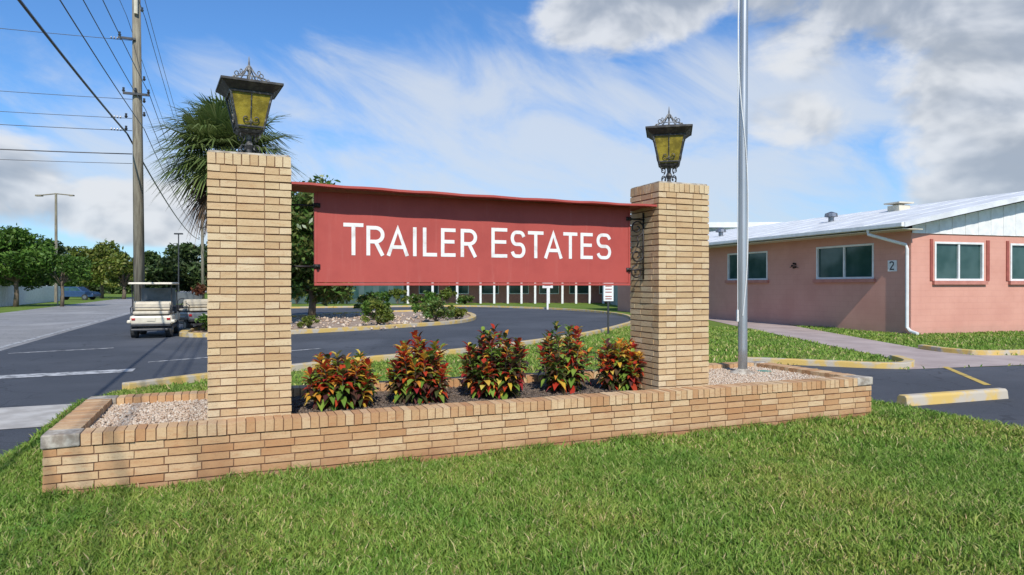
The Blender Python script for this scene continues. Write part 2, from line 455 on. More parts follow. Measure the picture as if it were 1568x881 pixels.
for x0, x1 in ((-o - .004, .247), (PL - .247, PL + o + .004)):
    for y0, y1 in ((-o - .004, PT + o + .005), (PD - PT - o - .005, PD + o + .004)):
        b.abox(x0, x1, y0, y1, zc - .003, zc + hc + .002, 0, .005)
b.obj('corner_blocks', M_concb, pw, bevel=.012)
M_mulch = basic('mulch', (.07, .05, .04), (.20, .15, .11), 22, .95, bmp=1, bscale=50)
def mat_pebble():
    m, b = newmat('pebble'); r = island()
    S.nt.links.new(ramp(r, [(0, (.50, .37, .26)), (.3, (.62, .50, .38)), (.6, (.40, .27, .18)), (1, (.68, .61, .50))]), b.inputs['Base Color'])
    b.inputs['Roughness'].default_value = .8; return m
M_peb = mat_pebble()
M_pebbed = basic('pebble_bed', (.42, .31, .22), (.55, .44, .33), 30, .95, bmp=1, bscale=60)
def fillbox(name, x0, x1, y0, y1, z, mat):
    bb = MB(); nx = max(2, int((x1 - x0) / .12)); ny = max(2, int((y1 - y0) / .12))
    for j in range(ny + 1):
        for i in range(nx + 1):
            bb.v.append((x0 + (x1 - x0) * i / nx, y0 + (y1 - y0) * j / ny, z + rnd.uniform(-.012, .012)))
    for j in range(ny):
        for i in range(nx):
            a = j * (nx + 1) + i; bb.f.append((a, a + 1, a + nx + 2, a + nx + 1)); bb.m.append(0)
    return bb.obj(name, mat, pw, smooth=True)
def pebbles(name, N, x0, x1, y0, y1, z, s0, s1, mat, parent):
    base = np.array([(1, 0, 0), (-1, 0, 0), (0, 1, 0), (0, -1, 0), (0, 0, .7), (0, 0, -.7)], float)
    T0 = np.array([(0, 2, 4), (2, 1, 4), (1, 3, 4), (3, 0, 4), (2, 0, 5), (1, 2, 5), (3, 1, 5), (0, 3, 5)])
    c = np.column_stack([x0 + (x1 - x0) * rs.rand(N), y0 + (y1 - y0) * rs.rand(N), z + .01 * rs.rand(N)])
    s = s0 + (s1 - s0) * rs.rand(N); a = rs.rand(N) * 6.28
    V = base[None] * s[:, None, None] * (.7 + .6 * rs.rand(N, 6, 1))
    R = np.stack([np.stack([np.cos(a), -np.sin(a), 0 * a], 1), np.stack([np.sin(a), np.cos(a), 0 * a], 1), np.stack([0 * a, 0 * a, 1 + 0 * a], 1)], 1)
    V = np.einsum('nij,nkj->nki', R, V) + c[:, None]
    T = T0[None] + np.arange(N)[:, None, None] * 6
    return npmesh(name, V.reshape(-1, 3), T.reshape(-1, 3), mat, parent)
fillbox('mulch_bed', 1.86, 6.55, PT, PD - PT, .40, M_mulch)
fillbox('pebble_bed', PT, 1.86, PT, PD - PT, .425, M_pebbed)
fillbox('pebble_bed', 6.65, PL - PT, PT, PD - PT, .435, M_pebbed)
pebbles('pebbles', 5000, PT, 1.84, PT, PD - PT, .427, .008, .02, M_peb, pw)
pebbles('pebbles', 6000, 6.66, PL - PT, PT, PD - PT, .437, .008, .02, M_peb, pw)
pebbles('mulch_chips', 7000, 1.88, 6.5, PT, PD - PT, .40, .008, .022, M_mulch, pw)
b = MB()
for i in range(18):
    b.box((6.55, .72 + i * .0605, .40), (.2, 0, 0), (0, .054, 0), (0, 0, .085), 0, .0015)
b.abox(6.56, 6.74, .72, 1.79, .35, .47)
b.obj('divider', M_brickw, pw)

def column(u):
    x, y = W(u, .37)
    c = empty('brick_column', (x, y, 0), TH)
    w, d, t = .70, .60, .1
    b = MB(); n = 35; z0 = .36
    for i in range(n):
        ring(b, 0, w, 0, d, z0 + i * CH, BH, t, .235, i % 2, .0 if i % 2 else .1)
    zt = z0 + n * CH
    for (x0, y0, dx, dy, nx, ny, L) in ((0, 0, 1, 0, 0, -1, w), (0, d, 1, 0, 0, 1, w), (0, .1, 0, 1, -1, 0, d - .2), (w, .1, 0, 1, 1, 0, d - .2)):
        run(b, x0, y0, dx, dy, nx, ny, L, zt, .095, .1, L / round(L / .072), 0)
    b.obj('brick_courses', M_brickc, c)
    m = MB(); e = .010; m.abox(e, w - e, e, d - e, .3, zt + .088); m.obj('mortar_core', M_mortar, c)
    k = MB(); k.abox(.01, w - .01, .01, d - .01, zt + .09, zt + .113, 0, .006); k.obj('cap_slab', M_concb, c, bevel=.008)
    return zt + .113
ZT = column(1.14); column(5.83)

# ------------------------------------------------------------ sign
sg = empty('entrance_sign', (AX, AY, 0), TH)
def mat_red():
    m, b = newmat('sign_red'); co = objco()
    f = sstep(noise(co, 2.2, 6, .65), .35, .75)
    c = mixc(f, (.44, .072, .055), (.37, .055, .043))
    mp = S.nt.nodes.new('ShaderNodeMapping'); mp.inputs['Scale'].default_value = (9, 9, .8)
    S.nt.links.new(co, mp.inputs[0])
    f = sstep(noise(mp.outputs[0], 2, 5, .7), .52, .8) * .35
    c = mixc(f, c, (.50, .15, .12))
    S.nt.links.new(c, b.inputs['Base Color']); b.inputs['Roughness'].default_value = .65
    bump(b, noise(co, 12, 4), .12, .01)
    return m
M_red = mat_red()
b = MB(); b.abox(2.10, 5.60, .645, .69, 1.675, 2.555); b.obj('board', M_red, sg, bevel=.004)
b = MB()
for x in (2.075, 5.60): b.abox(x, x + .025, .64, .695, 1.672, 2.55)
b.abox(2.075, 5.625, .64, .695, 1.645, 1.670)
b.obj('board_frame', M_red, sg, bevel=.003)
b = MB(); N = 24
U0, U1 = 1.845, 5.825
prof = [(.40, 2.572), (.40, 2.594), (.67, 2.606), (.93, 2.592), (.93, 2.572), (.67, 2.588)]
for i in range(N + 1):
    t = i / N; u = U0 + (U1 - U0) * t; sag = -.012 * math.sin(math.pi * t) - .035 * t + .008
    for (v, z) in prof: b.v.append((u, v, z + sag + (.004 * math.sin(i * 1.7) if v < .5 else 0)))
for i in range(N):
    for k in range(6):
        a = i * 6 + k; c = i * 6 + (k + 1) % 6; b.f.append((a, a + 6, c + 6, c)); b.m.append(0)
b.f += [(0, 1, 2, 3, 4, 5), tuple(N * 6 + k for k in range(6))[::-1]]; b.m += [0, 0]
b.obj('sign_roof', M_red, sg)
zb, zs, zbig = 1.945, 2.240, 2.262
def arc(cx, cz, rx, rz, a0, a1, n=10):
    return [(cx + rx * math.cos(math.radians(a0 + (a1 - a0) * i / n)), cz + rz * math.sin(math.radians(a0 + (a1 - a0) * i / n))) for i in range(n + 1)]
HW = .0185
def glyph(ch, x0, x1, z0, z1):
    H = z1 - z0; h = HW; out = []
    if ch == 'T': out = [[(x0, z1 - h), (x1, z1 - h)], [((x0 + x1) / 2, z0), ((x0 + x1) / 2, z1 - h)]]
    if ch == 'I': out = [[((x0 + x1) / 2, z0), ((x0 + x1) / 2, z1)]]
    if ch == 'L': out = [[(x0 + h, z1), (x0 + h, z0 + h), (x1, z0 + h)]]
    if ch == 'E': out = [[(x1, z1 - h), (x0 + h, z1 - h), (x0 + h, z0 + h), (x1, z0 + h)], [(x0 + h, z0 + H * .53), (x1 - .012, z0 + H * .53)]]
    if ch == 'A': xm = (x0 + x1) / 2; out = [[(x0 + h, z0), (xm, z1 - h * 1.2), (x1 - h, z0)], [(x0 + .055, z0 + H * .3), (x1 - .055, z0 + H * .3)]]
    if ch == 'R':
        zm = z0 + H * .47; r = (z1 - h - zm) / 2; rx = min(r, x1 - x0 - .07)
        bowl = [(x0 + h, z1 - h)] + arc(x1 - h - rx, zm + r, rx, r, 90, -90, 12) + [(x0 + h, zm)]
        out = [[(x0 + h, z0), (x0 + h, z1)], bowl, [(x0 + (x1 - x0) * .5, zm), (x1 - h, z0)]]
    if ch == 'S':
        a, c = x0 + h, x1 - h; cx = (a + c) / 2; rx = (c - a) / 2; q = (H - 2 * h) / 4
        pts = [(c, z1 - h - q * .75)] + arc(cx + rx * .3, z1 - h - q, rx * .7, q, 40, 90, 4) + arc(cx - rx * .3, z1 - h - q, rx * .7, q, 90, 270, 10) \
            + arc(cx + rx * .3, z0 + h + q, rx * .7, q, 90, -90, 10) + arc(cx - rx * .3, z0 + h + q, rx * .7, q, 270, 220, 4) + [(a, z0 + h + q * .75)]
        out = [pts]
    return out
LT = [('T', 2.350, 2.545, zbig), ('R', 2.575, 2.755, zs), ('A', 2.775, 3.005, zs), ('I', 3.035, 3.095, zs), ('L', 3.150, 3.300, zs), ('E', 3.342, 3.500, zs), ('R', 3.556, 3.738, zs),
      ('E', 3.900, 4.082, zbig), ('S', 4.122, 4.295, zs), ('T', 4.325, 4.512, zs), ('A', 4.518, 4.748, zs), ('T', 4.755, 4.932, zs), ('E', 4.972, 5.128, zs), ('S', 5.178, 5.368, zs)]
b = MB()
for ch, x0, x1, z1 in LT:
    for j, st in enumerate(glyph(ch, x0, x1, zb, z1)):
        L, R = ribbon2(st, HW); y = .6425 - j * .0008; n = len(st); s0 = len(b.v)
        for i in range(n):
            b.v += [(L[i].x, y, L[i].y), (R[i].x, y, R[i].y), (L[i].x, .646, L[i].y), (R[i].x, .646, R[i].y)]
        for i in range(n - 1):
            a = s0 + i * 4; c = a + 4
            b.f += [(a, a + 1, c + 1, c), (a, c, c + 2, a + 2), (a + 1, a + 3, c + 3, c + 1)]; b.m += [0, 0, 0]
b.obj('letters', basic('letter_white', (.80, .79, .76), (.60, .53, .49), 9, .6, lo=.5, hi=.8), sg)
def spiral(cx, cz, r0, r1, a0, a1, n=22):
    return [(cx + (r0 + (r1 - r0) * i / n) * math.cos(math.radians(a0 + (a1 - a0) * i / n)), cz + (r0 + (r1 - r0) * i / n) * math.sin(math.radians(a0 + (a1 - a0) * i / n))) for i in range(n + 1)]
b = MB()
def pl(pts, r, y=.667): b.tube([(p[0], y, p[1]) for p in pts], r, 6)
for s, xe, xb in ((1, 5.63, 5.83), (-1, 2.07, 1.84)):
    for z in (2.42, 1.83):
        pl([(xe, z), (xb, z)], .011); b.abox(min(xe, xe - s * .06), max(xe, xe - s * .06), .632, .70, z - .022, z + .022)
        b.tube([(xe - s * .03, .62, z), (xe - s * .03, .60, z)], .014, 8)
    if s < 0: continue
    xm = (xe + xb) / 2
    pl([(xb - s * .012, 1.72), (xb - s * .012, 2.50)], .010)
    def sp(cx, cz, r0, r1, a0, a1):
        q = spiral(cx, cz, r0, r1, a0, a1); return [(xm + s * (x - xm), z) for x, z in q]
    pl(sp(xm, 2.32, .105, .02, -90, 430), .009)
    pl(sp(xm, 2.00, .10, .02, 90, -430), .009)
    pl(sp(xm, 1.80, .085, .02, 90, 560), .009)
    pl([(xm, 2.215), (xm + s * .02, 2.16), (xm, 2.10)], .009)
b.obj('scroll_brackets', M_black, sg, smooth=True)

# ------------------------------------------------------------ lanterns
def mat_amber():
    m, b = newmat('amber_glass'); co = objco()
    f = sstep(noise(co, 11, 4), .35, .65)
    S.nt.links.new(mixc(f, (.34, .26, .035), (.17, .13, .02)), b.inputs['Base Color'])
    b.inputs['Roughness'].default_value = .2
    bump(b, noise(co, 60, 2), .5, .004)
    return m
M_amber = mat_amber()
M_paleiron = basic('pale_iron', (.30, .29, .27), (.12, .12, .12), 30, .6, .2)
def lantern(u, rz):
    x, y = W(u + .35, .67)
    L = empty('lantern', (x, y, ZT), rz)
    b = MB()
    b.tube([(0, 0, 0), (0, 0, .02)], [.10, .09], 12); b.tube([(0, 0, .02), (0, 0, .08), (0, 0, .12), (0, 0, .16), (0, 0, .24)], [.03, .022, .04, .022, .03], 10)
    for k in range(4):
        a = k * math.pi / 2 + math.pi / 4; c, s = math.cos(a), math.sin(a)
        q = spiral(.075, .07, .055, .012, -100, 250, 16)
        b.tube([(c * p[0], s * p[0], p[1] + .01) for p in q], .007, 5)
        q = spiral(.10, .19, .045, .012, 250, -120, 14)
        b.tube([(c * p[0], s * p[0], p[1]) for p in q], .006, 5)
    b.frustum4(.225, .095, .25, .12)
    for k in range(4):
        a = k * math.pi / 2
        def R(p): return (p[0] * math.cos(a) - p[1] * math.sin(a), p[0] * math.sin(a) + p[1] * math.cos(a), p[2])
        b.tube([R((.112, .112, .25)), R((.180, .180, .58))], .011, 6)
        b.tube([R((-.180, -.183, .575)), R((.180, -.183, .575))], .011, 6)
        b.tube([R((-.118, -.119, .275)), R((.118, -.119, .275))], .010, 6)
        b.tube([R((0, -.121, .275)), R((0, -.182, .575))], .006, 5)
        q = spiral(.0, .0, .042, .01, 180, 520, 12)
        b.tube([R((.042 + p[0], -.142 - p[1] * .22, .34 + p[1])) for p in q], .005, 4)
        b.tube([R((-.042 - p[0], -.142 - p[1] * .22, .34 + p[1])) for p in q], .005, 4)
    b.obj('frame', M_iron, L, smooth=False)
    g = MB(); g.frustum4(.258, .110, .578, .175); g.obj('glass', M_amber, L)
    r = MB(); r.frustum4(.582, .185, .645, .258); r.frustum4(.645, .268, .668, .268); r.frustum4(.668, .264, .72, .07)
    r.obj('roof', M_ironroof, L, bevel=.003)
    c = MB()
    c.tube([(0, 0, .70), (0, 0, .80), (0, 0, .82), (0, 0, .87), (0, 0, .95)], [.012, .010, .024, .010, .003], 8)
    for k in range(8):
        a = k * math.pi / 4; cc, ss = math.cos(a), math.sin(a)
        q = [(.19, .68), (.185, .72), (.14, .735), (.09, .76), (.05, .80), (.012, .86)]
        c.tube([(cc * p[0], ss * p[0], p[1]) for p in q], .006, 5)
        q = spiral(.105, .785, .028, .008, -120, 240, 10)
        c.tube([(cc * p[0], ss * p[0], p[1]) for p in q], .005, 4)
        q = spiral(.205, .70, .022, .006, -90, 270, 8)
        c.tube([(cc * p[0], ss * p[0], p[1]) for p in q], .005, 4)
    ringp = [(.165 * math.cos(i * math.pi / 12), .165 * math.sin(i * math.pi / 12), .725) for i in range(25)]
    c.tube(ringp, .005, 5, caps=False)
    c.obj('crown', M_paleiron, L)
lantern(1.14, TH + .10); lantern(5.83, TH - .62)

# ------------------------------------------------------------ flagpole
x, y = W(7.85, 1.31)
fp = empty('flagpole', (x, y, .43))
b = MB(); b.tube([(0, 0, 0), (0, 0, .35), (.0, 0, 3), (.02, 0, 6), (.03, 0, 8.5)], [.062, .062, .060, .052, .042], 24)
b.tube([(0.03, 0, 8.5), (.03, 0, 8.53), (.03, 0, 8.6), (.03, 0, 8.66)], [.03, .06, .065, .01], 16); b.obj('pole', M_pole, fp, smooth=True)
b = MB(); b.tube([(0, 0, 0), (0, 0, .015), (0, 0, .05), (0, 0, .07)], [.2, .19, .09, .065], 24); b.obj('base_collar', M_concb, fp, smooth=True)
b = MB()
pts = []
for i in range(60):
    t = i / 59; z = .8 + 7.6 * t; a = 1.3 * math.sin(t * 9) - 1.9
    pts.append(((.068) * math.cos(a) + .01 * t, .068 * math.sin(a), z))
b.tube(pts, .007, 5)
b.tube([(-.072, -.01, .75), (-.08, -.02, 3), (-.066, -.02, 8.4)], .006, 5)
b.box((-.085, -.03, .72), (.02, 0, 0), (0, .05, 0), (0, 0, .16)); b.obj('halyard', M_white, fp)
b = MB(); b.tube([(.35, .15, 0), (.35, .15, .02), (.35, .15, .03)], [.10, .10, .02], 16)
b.obj('valve_cover', basic('green_plastic', (.12, .28, .2), None, 5, .5), fp)

# ------------------------------------------------------------ croton shrubs
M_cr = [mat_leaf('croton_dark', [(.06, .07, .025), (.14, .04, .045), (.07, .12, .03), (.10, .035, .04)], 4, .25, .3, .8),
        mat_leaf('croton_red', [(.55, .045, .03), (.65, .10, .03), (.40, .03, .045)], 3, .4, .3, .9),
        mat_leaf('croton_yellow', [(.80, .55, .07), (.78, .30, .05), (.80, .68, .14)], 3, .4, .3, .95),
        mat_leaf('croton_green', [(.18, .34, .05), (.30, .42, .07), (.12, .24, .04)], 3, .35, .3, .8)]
M_bark = basic('bark', (.19, .145, .10), (.11, .085, .06), 12, .95, bmp=.8, bscale=30, stretch=(1, 1, .3))
def croton(u, v, R, H, wts, nst=17, sparse=1.):
    x, y = W(u, v); c = empty('croton_shrub', (x, y, .38))
    st = MB(); V = []; F = []; mi = []
    for s in range(nst):
        a = s * 2.4 + rnd.uniform(-.5, .5); rr = R * math.sqrt((s + .5) / nst) * .86
        hh = H * (1 - .50 * (rr / R) ** 2) * rnd.uniform(.76, 1.06)
        top = Vector((rr * math.cos(a), rr * math.sin(a), hh - .07)); b0 = Vector((top.x * .15, top.y * .15, 0))
        mid = (b0 + top) * .5 + Vector((top.x * .18, top.y * .18, -.04))
        st.tube([b0, mid, top], [.009, .007, .004], 5)
        nl = int(rnd.randint(38, 48) * sparse); bias = rnd.choice([0, 1, 2, 2, 3])
        for l in range(nl):
            t = l / nl; p = mid.lerp(top, (t - .25) / .75) if t > .25 else b0.lerp(mid, .35 + t * 2.6)
            an = l * 2.4 + rnd.uniform(-.3, .3); el = -.25 + 1.15 * t ** 1.5 + rnd.uniform(-.3, .3)
            d = Vector((math.cos(an) * math.cos(el), math.sin(an) * math.cos(el), math.sin(el)))
            ln = rnd.uniform(.12, .185) * (1 - .3 * t); w = ln * rnd.uniform(.22, .31)
            side = d.cross(Vector((0, 0, 1)))
            side = side.normalized() if side.length > .05 else Vector((1, 0, 0)); nn = side.cross(d)
            q0 = p; q1 = p + d * ln * .33; q2 = p + d * ln * .70 - Vector((0, 0, .006)); q3 = p + d * ln - Vector((0, 0, .02 + .04 * (1 - t)))
            n = len(V)
            V += [q0, q1 + side * w * .8 + nn * .012, q1, q1 - side * w * .8 + nn * .012, q2 + side * w * .75 + nn * .010, q2, q2 - side * w * .75 + nn * .010, q3]
            F += [(n, n + 2, n + 1, n + 1), (n, n + 3, n + 2, n + 2), (n + 1, n + 2, n + 5, n + 4), (n + 2, n + 3, n + 6, n + 5), (n + 4, n + 5, n + 7, n + 7), (n + 5, n + 6, n + 7, n + 7)]
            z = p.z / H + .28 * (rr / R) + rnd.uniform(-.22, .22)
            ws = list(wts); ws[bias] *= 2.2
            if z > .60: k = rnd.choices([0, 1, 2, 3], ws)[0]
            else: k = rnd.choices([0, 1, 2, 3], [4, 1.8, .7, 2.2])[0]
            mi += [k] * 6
    st.obj('stems', M_bark, c)
    F = np.array(F); A = F[:, [0, 1, 2]]; q = F[:, 2] != F[:, 3]; B = F[q][:, [0, 2, 3]]
    mi = np.array(mi)
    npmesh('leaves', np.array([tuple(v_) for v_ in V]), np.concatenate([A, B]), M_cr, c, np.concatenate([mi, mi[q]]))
croton(2.38, 1.0, .42, .70, [1.4, 2.2, 3.6, 2.4], 30)
croton(3.20, 1.0, .39, .80, [1.0, 3.8, 3.0, 1.8], 28)
croton(4.08, 1.0, .46, .84, [4.2, 2.6, .8, 2.8], 32)
croton(4.95, 1.05, .38, .90, [3.0, 1.6, 1.6, 4], 16, .85)
croton(5.68, .95, .38, .70, [1.4, 3.2, 3.8, 1.8], 25)

# ------------------------------------------------------------ trees
def leafquads(name, C, size, mats, parent, mi=None, droop=0):
    N = len(C); n = rs.randn(N, 3); n[:, 2] = np.abs(n[:, 2]) * .8 + .3; n /= np.linalg.norm(n, axis=1)[:, None]
    t = np.cross(n, rs.randn(N, 3)); t /= np.linalg.norm(t, axis=1)[:, None]; s = np.cross(n, t)
    sz = (size * (.6 + .8 * rs.rand(N)))[:, None]
    V = np.stack([C - t * sz, C + s * sz * .45 + n * sz * .12, C + t * sz, C - s * sz * .45 + n * sz * .12], 1).reshape(-1, 3)
    F = np.arange(N * 4).reshape(-1, 4)
    return npmesh(name, V, F, mats, parent, mi)
def clumpleaves(clumps, per, fill=.55):
    out = []
    for (c, r) in clumps:
        n = int(per * r * r) + 20
        d = rs.randn(n, 3); d /= np.linalg.norm(d, axis=1)[:, None]
        rad = r * (fill + (1 - fill) * rs.rand(n)) * (1 + .18 * rs.randn(n) * .6)
        out.append(np.array(c) + d * rad[:, None] * np.array([1, 1, .75]))
    return np.concatenate(out)
def tree(name, loc, H, R, zc, nclump, per, leaf, mats, th=.14, seed=1, lo=-.75):
    r2 = random.Random(seed); t = empty(name, (loc[0], loc[1], 0)); tr = MB()
    hz = H - zc; clumps = []
    for i in range(nclump):
        a = r2.uniform(0, 6.28); ph = math.acos(r2.uniform(lo, 1)); q = r2.uniform(.35, .95) ** .6
        c = (R * q * math.sin(ph) * math.cos(a) * .8, R * q * math.sin(ph) * math.sin(a) * .8, zc + hz * q * math.cos(ph) * .82)
        clumps.append((c, R * r2.uniform(.20, .36)))
    tk = zc - hz * .45
    tr.tube([(0, 0, -.05), (th * .4, 0, tk * .4), (-th * .2, th * .3, tk), (0, 0, zc + hz * .3)], [th * 1.25, th, th * .8, th * .25], 9)
    for (c, r) in clumps:
        z0 = min(tk * r2.uniform(.75, 1.05), c[2] * .9)
        m = (c[0] * .45, c[1] * .45, z0 + (c[2] - z0) * .6)
        tr.tube([(0, 0, z0), m, c], [th * .4, th * .22, th * .06], 5)
    tr.obj('trunk', M_bark, t, smooth=True)
    leafquads('foliage', clumpleaves(clumps, per), leaf, mats, t)
    return t
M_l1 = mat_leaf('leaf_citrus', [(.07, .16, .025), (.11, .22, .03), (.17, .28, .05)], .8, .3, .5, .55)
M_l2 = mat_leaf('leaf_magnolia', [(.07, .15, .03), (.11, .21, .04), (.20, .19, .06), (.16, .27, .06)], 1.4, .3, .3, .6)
M_l3 = mat_leaf('leaf_yellowish', [(.10, .16, .025), (.18, .23, .035), (.26, .26, .05)], .6, .3, .5, .6)
M_l4 = mat_leaf('leaf_distant', [(.05, .09, .028), (.08, .13, .035), (.11, .15, .05)], .25)
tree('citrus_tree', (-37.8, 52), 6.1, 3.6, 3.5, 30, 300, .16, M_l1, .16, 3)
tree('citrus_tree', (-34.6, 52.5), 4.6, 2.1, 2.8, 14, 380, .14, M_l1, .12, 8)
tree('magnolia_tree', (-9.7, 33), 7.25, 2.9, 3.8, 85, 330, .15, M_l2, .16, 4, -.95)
tree('shade_tree', (-50.5, 84), 7.4, 3.8, 4.0, 30, 150, .24, M_l3, .2, 5)
tree('shade_tree', (-45.5, 80), 6.0, 2.6, 3.2, 22, 190, .22, M_l3, .2, 6)
tree('shade_tree', (-56, 90), 6.2, 3.4, 3.4, 22, 150, .24, M_l1, .2, 9)
cl = []
r2 = random.Random(3)
for i in range(260):
    x = -150 + i * 1.25 + r2.uniform(-2, 2); y = 135 + r2.uniform(-14, 22); h = r2.uniform(5, 9.5) * (1.15 if x < -40 else .7)
    for k in range(3): cl.append(((x + r2.uniform(-1.8, 1.8), y, h * (.25 + .28 * k)), r2.uniform(1.6, 2.8)))
tl = empty('tree_line'); leafquads('foliage', clumpleaves(cl, 60, .5), .5, M_l4, tl)

def palm(loc, zc, nf, R, mats, seed=2):
    r2 = random.Random(seed); t = empty('palm_tree', (loc[0], loc[1], 0)); tr = MB()
    pts = [(.05 * math.sin(i * .7), .04 * math.cos(i), i * zc / 10) for i in range(11)]
    tr.tube(pts, [.24, .2, .18, .18, .19, .18, .2, .2, .23, .27, .22], 12)
    for i in range(90):
        z = zc * (.45 + .55 * i / 90); a = i * 2.4; r = .19
        tr.tube([(r * math.cos(a), r * math.sin(a), z), ((r + .14) * math.cos(a), (r + .14) * math.sin(a), z + .22)], [.04, .02], 5)
    tr.obj('trunk', M_bark, t)
    V = []; F = []; mi = []
    for f in range(nf):
        a = f * 2.399 + r2.uniform(-.2, .2); q = f / nf
        el = math.radians(82 - 140 * q ** .9); dead = q > .88
        if dead: el = math.radians(-62 - r2.uniform(0, 22))
        d = Vector((math.cos(a) * math.cos(el), math.sin(a) * math.cos(el), math.sin(el)))
        Lp = R * r2.uniform(.38, .58); o = Vector((.12 * math.cos(a), .12 * math.sin(a), zc + (.0 if dead else .15)))
        p1 = o + d * Lp * .6; p2 = o + d * Lp + Vector((0, 0, -.10 * Lp))
        side = d.cross(Vector((0, 0, 1)))
        side = side.normalized() if side.length > .05 else Vector((1, 0, 0)); nn = side.cross(d).normalized()
        n = len(V); w = .015
        V += [o - side * w, o + side * w, p1 + side * w, p1 - side * w, p2 + side * w, p2 - side * w]
        F += [(n, n + 1, n + 2, n + 3), (n + 3, n + 2, n + 4, n + 5)]; k0 = 1 if dead else 0; mi += [k0] * 2
        NL = 34
        for l in range(NL):
            th = math.radians(-118 + 236 * l / (NL - 1)); ln = R * .60 * (1 - .30 * abs(th) / 2.0) * r2.uniform(.85, 1.1)
            dd = d * math.cos(th) + side * math.sin(th) + nn * (.25 * abs(math.sin(th)))
            dd.normalize(); ss = dd.cross(nn).normalized(); wl = .034
            s0 = p2 - d * .12 * R * (abs(th) / 2); m1 = s0 + dd * ln * .55; m1.z -= .04 * ln
            e = s0 + dd * ln; e.z -= ln * r2.uniform(.2, .5)
            n = len(V)
            V += [s0 - ss * .012, s0 + ss * .012, m1 + ss * wl, m1 - ss * wl, e + ss * .004, e - ss * .004]
            F += [(n, n + 1, n + 2, n + 3), (n + 3, n + 2, n + 4, n + 5)]; mi += [k0] * 2
    npmesh('fronds', np.array([tuple(v) for v in V]), np.array(F), mats, t, np.array(mi))
M_palm = mat_leaf('palm_green', [(.12, .18, .05), (.18, .24, .07), (.25, .30, .11)], .8, .3, .45, .7)
M_palmd = mat_leaf('palm_dead', [(.20, .12, .06), (.28, .18, .10), (.14, .07, .04)], 1, .15)
palm((-10.1, 24.2), 6.3, 84, 2.45, [M_palm, M_palmd])
def shrub(name, x, y, H, R, mats, n=900, leaf=.06, seed=1, z=.05):
    r2 = random.Random(seed); s = empty(name, (x, y, z)); st = MB(); cl = []
    for i in range(13):
        a = r2.uniform(0, 6.28); q = r2.uniform(.1, .8) * R; c = (q * math.cos(a), q * math.sin(a), H * r2.uniform(.3, .85) * (1 - .3 * q / R))
        cl.append((c, R * r2.uniform(.22, .4))); st.tube([(0, 0, 0), (c[0] * .4, c[1] * .4, c[2] * .5), c], [.02, .014, .006], 5)
    st.obj('stems', M_bark, s); leafquads('foliage', clumpleaves(cl, n, .3), leaf, mats, s)
M_red_l = mat_leaf('leaf_bronze', [(.16, .04, .03), (.24, .09, .04), (.08, .05, .02)], 1)
for i, (x, y, H, R, m, lf) in enumerate([(-5.3, 26.9, 1.05, .75, M_l3, .07), (-3.3, 29.6, 1.25, .85, M_l2, .07), (-3.9, 33, 1.3, .9, M_l1, .08), (-6.2, 31, 1.2, .7, M_l1, .08), (-7.6, 25.5, .5, .45, M_l3, .06),
        (-8.6, 24.4, .45, .4, M_l1, .05), (-7.3, 35, 1.4, .9, M_l2, .09), (-10.3, 23.4, .7, .5, M_l1, .07), (-10.9, 25.4, 3.0, 1.0, M_red_l, .09), (-2.6, 32, .7, .6, M_l3, .07), (-10.6, 28, 3.2, 1.3, M_l2, .09)]):
    shrub('garden_shrub', x, y, H, R, m, 1500, lf, 40 + i)
pebbles('rocks', 420, -10.5, -3.6, 24.5, 37, .08, .04, .11, M_peb, None)

# ------------------------------------------------------------ pink building
pb = empty('pink_building', (13.27, 22.7, 0), math.radians(17.2))
def mat_pink():
    m, b = newmat('pink_block'); co = objco()
    sp = S.nt.nodes.new('ShaderNodeSeparateXYZ'); S.nt.links.new(co, sp.inputs[0])
    v = comb(S(sp.outputs[0]) + S(sp.outputs[1]), S(sp.outputs[2]), 0)
    br = S.nt.nodes.new('ShaderNodeTexBrick'); S.nt.links.new(v, br.inputs[0]); br.inputs['Scale'].default_value = 1
    br.inputs['Brick Width'].default_value = .42; br.inputs['Row Height'].default_value = .21; br.inputs['Mortar Size'].default_value = .006; br.inputs['Mortar Smooth'].default_value = .6
    f = sstep(noise(co, .8, 5, .6), .35, .7)
    c = mixc(f, (.66, .33, .25), (.60, .285, .215))
    c = mixc(S(br.outputs['Fac']) * .3, c, (.46, .20, .16))
    z = S(sp.outputs[2]) + (noise(co, 2.0, 4) - .5) * .5
    c = mixc((1.0 - sstep(z, .0, .35)) * .35, c, (.40, .24, .18))
    S.nt.links.new(c, b.inputs['Base Color']); b.inputs['Roughness'].default_value = .8
    h = noise(co, 25, 4, .6) * .4 - S(br.outputs['Fac']) * .6
    bump(b, h, .5, .01); return m
M_pink = mat_pink()
M_pinkd = basic('pink_trim', (.54, .22, .17), (.46, .18, .14), 5, .7)
M_redw = basic('maroon_trim', (.36, .09, .07), (.28, .07, .05), 5, .7)
def mat_glass():
    m, b = newmat('window_glass'); co = objco(); f = sstep(noise(co, 1.3, 2), .3, .7)
    S.nt.links.new(mixc(f, (.02, .06, .055), (.05, .10, .095)), b.inputs['Base Color']); b.inputs['Roughness'].default_value = .06
    return m
M_glass = mat_glass()
M_roof = basic('white_roof', (.74, .75, .75), (.60, .61, .61), 1.5, .6)
BL, BWd, BHt = 22, 14, 3.5
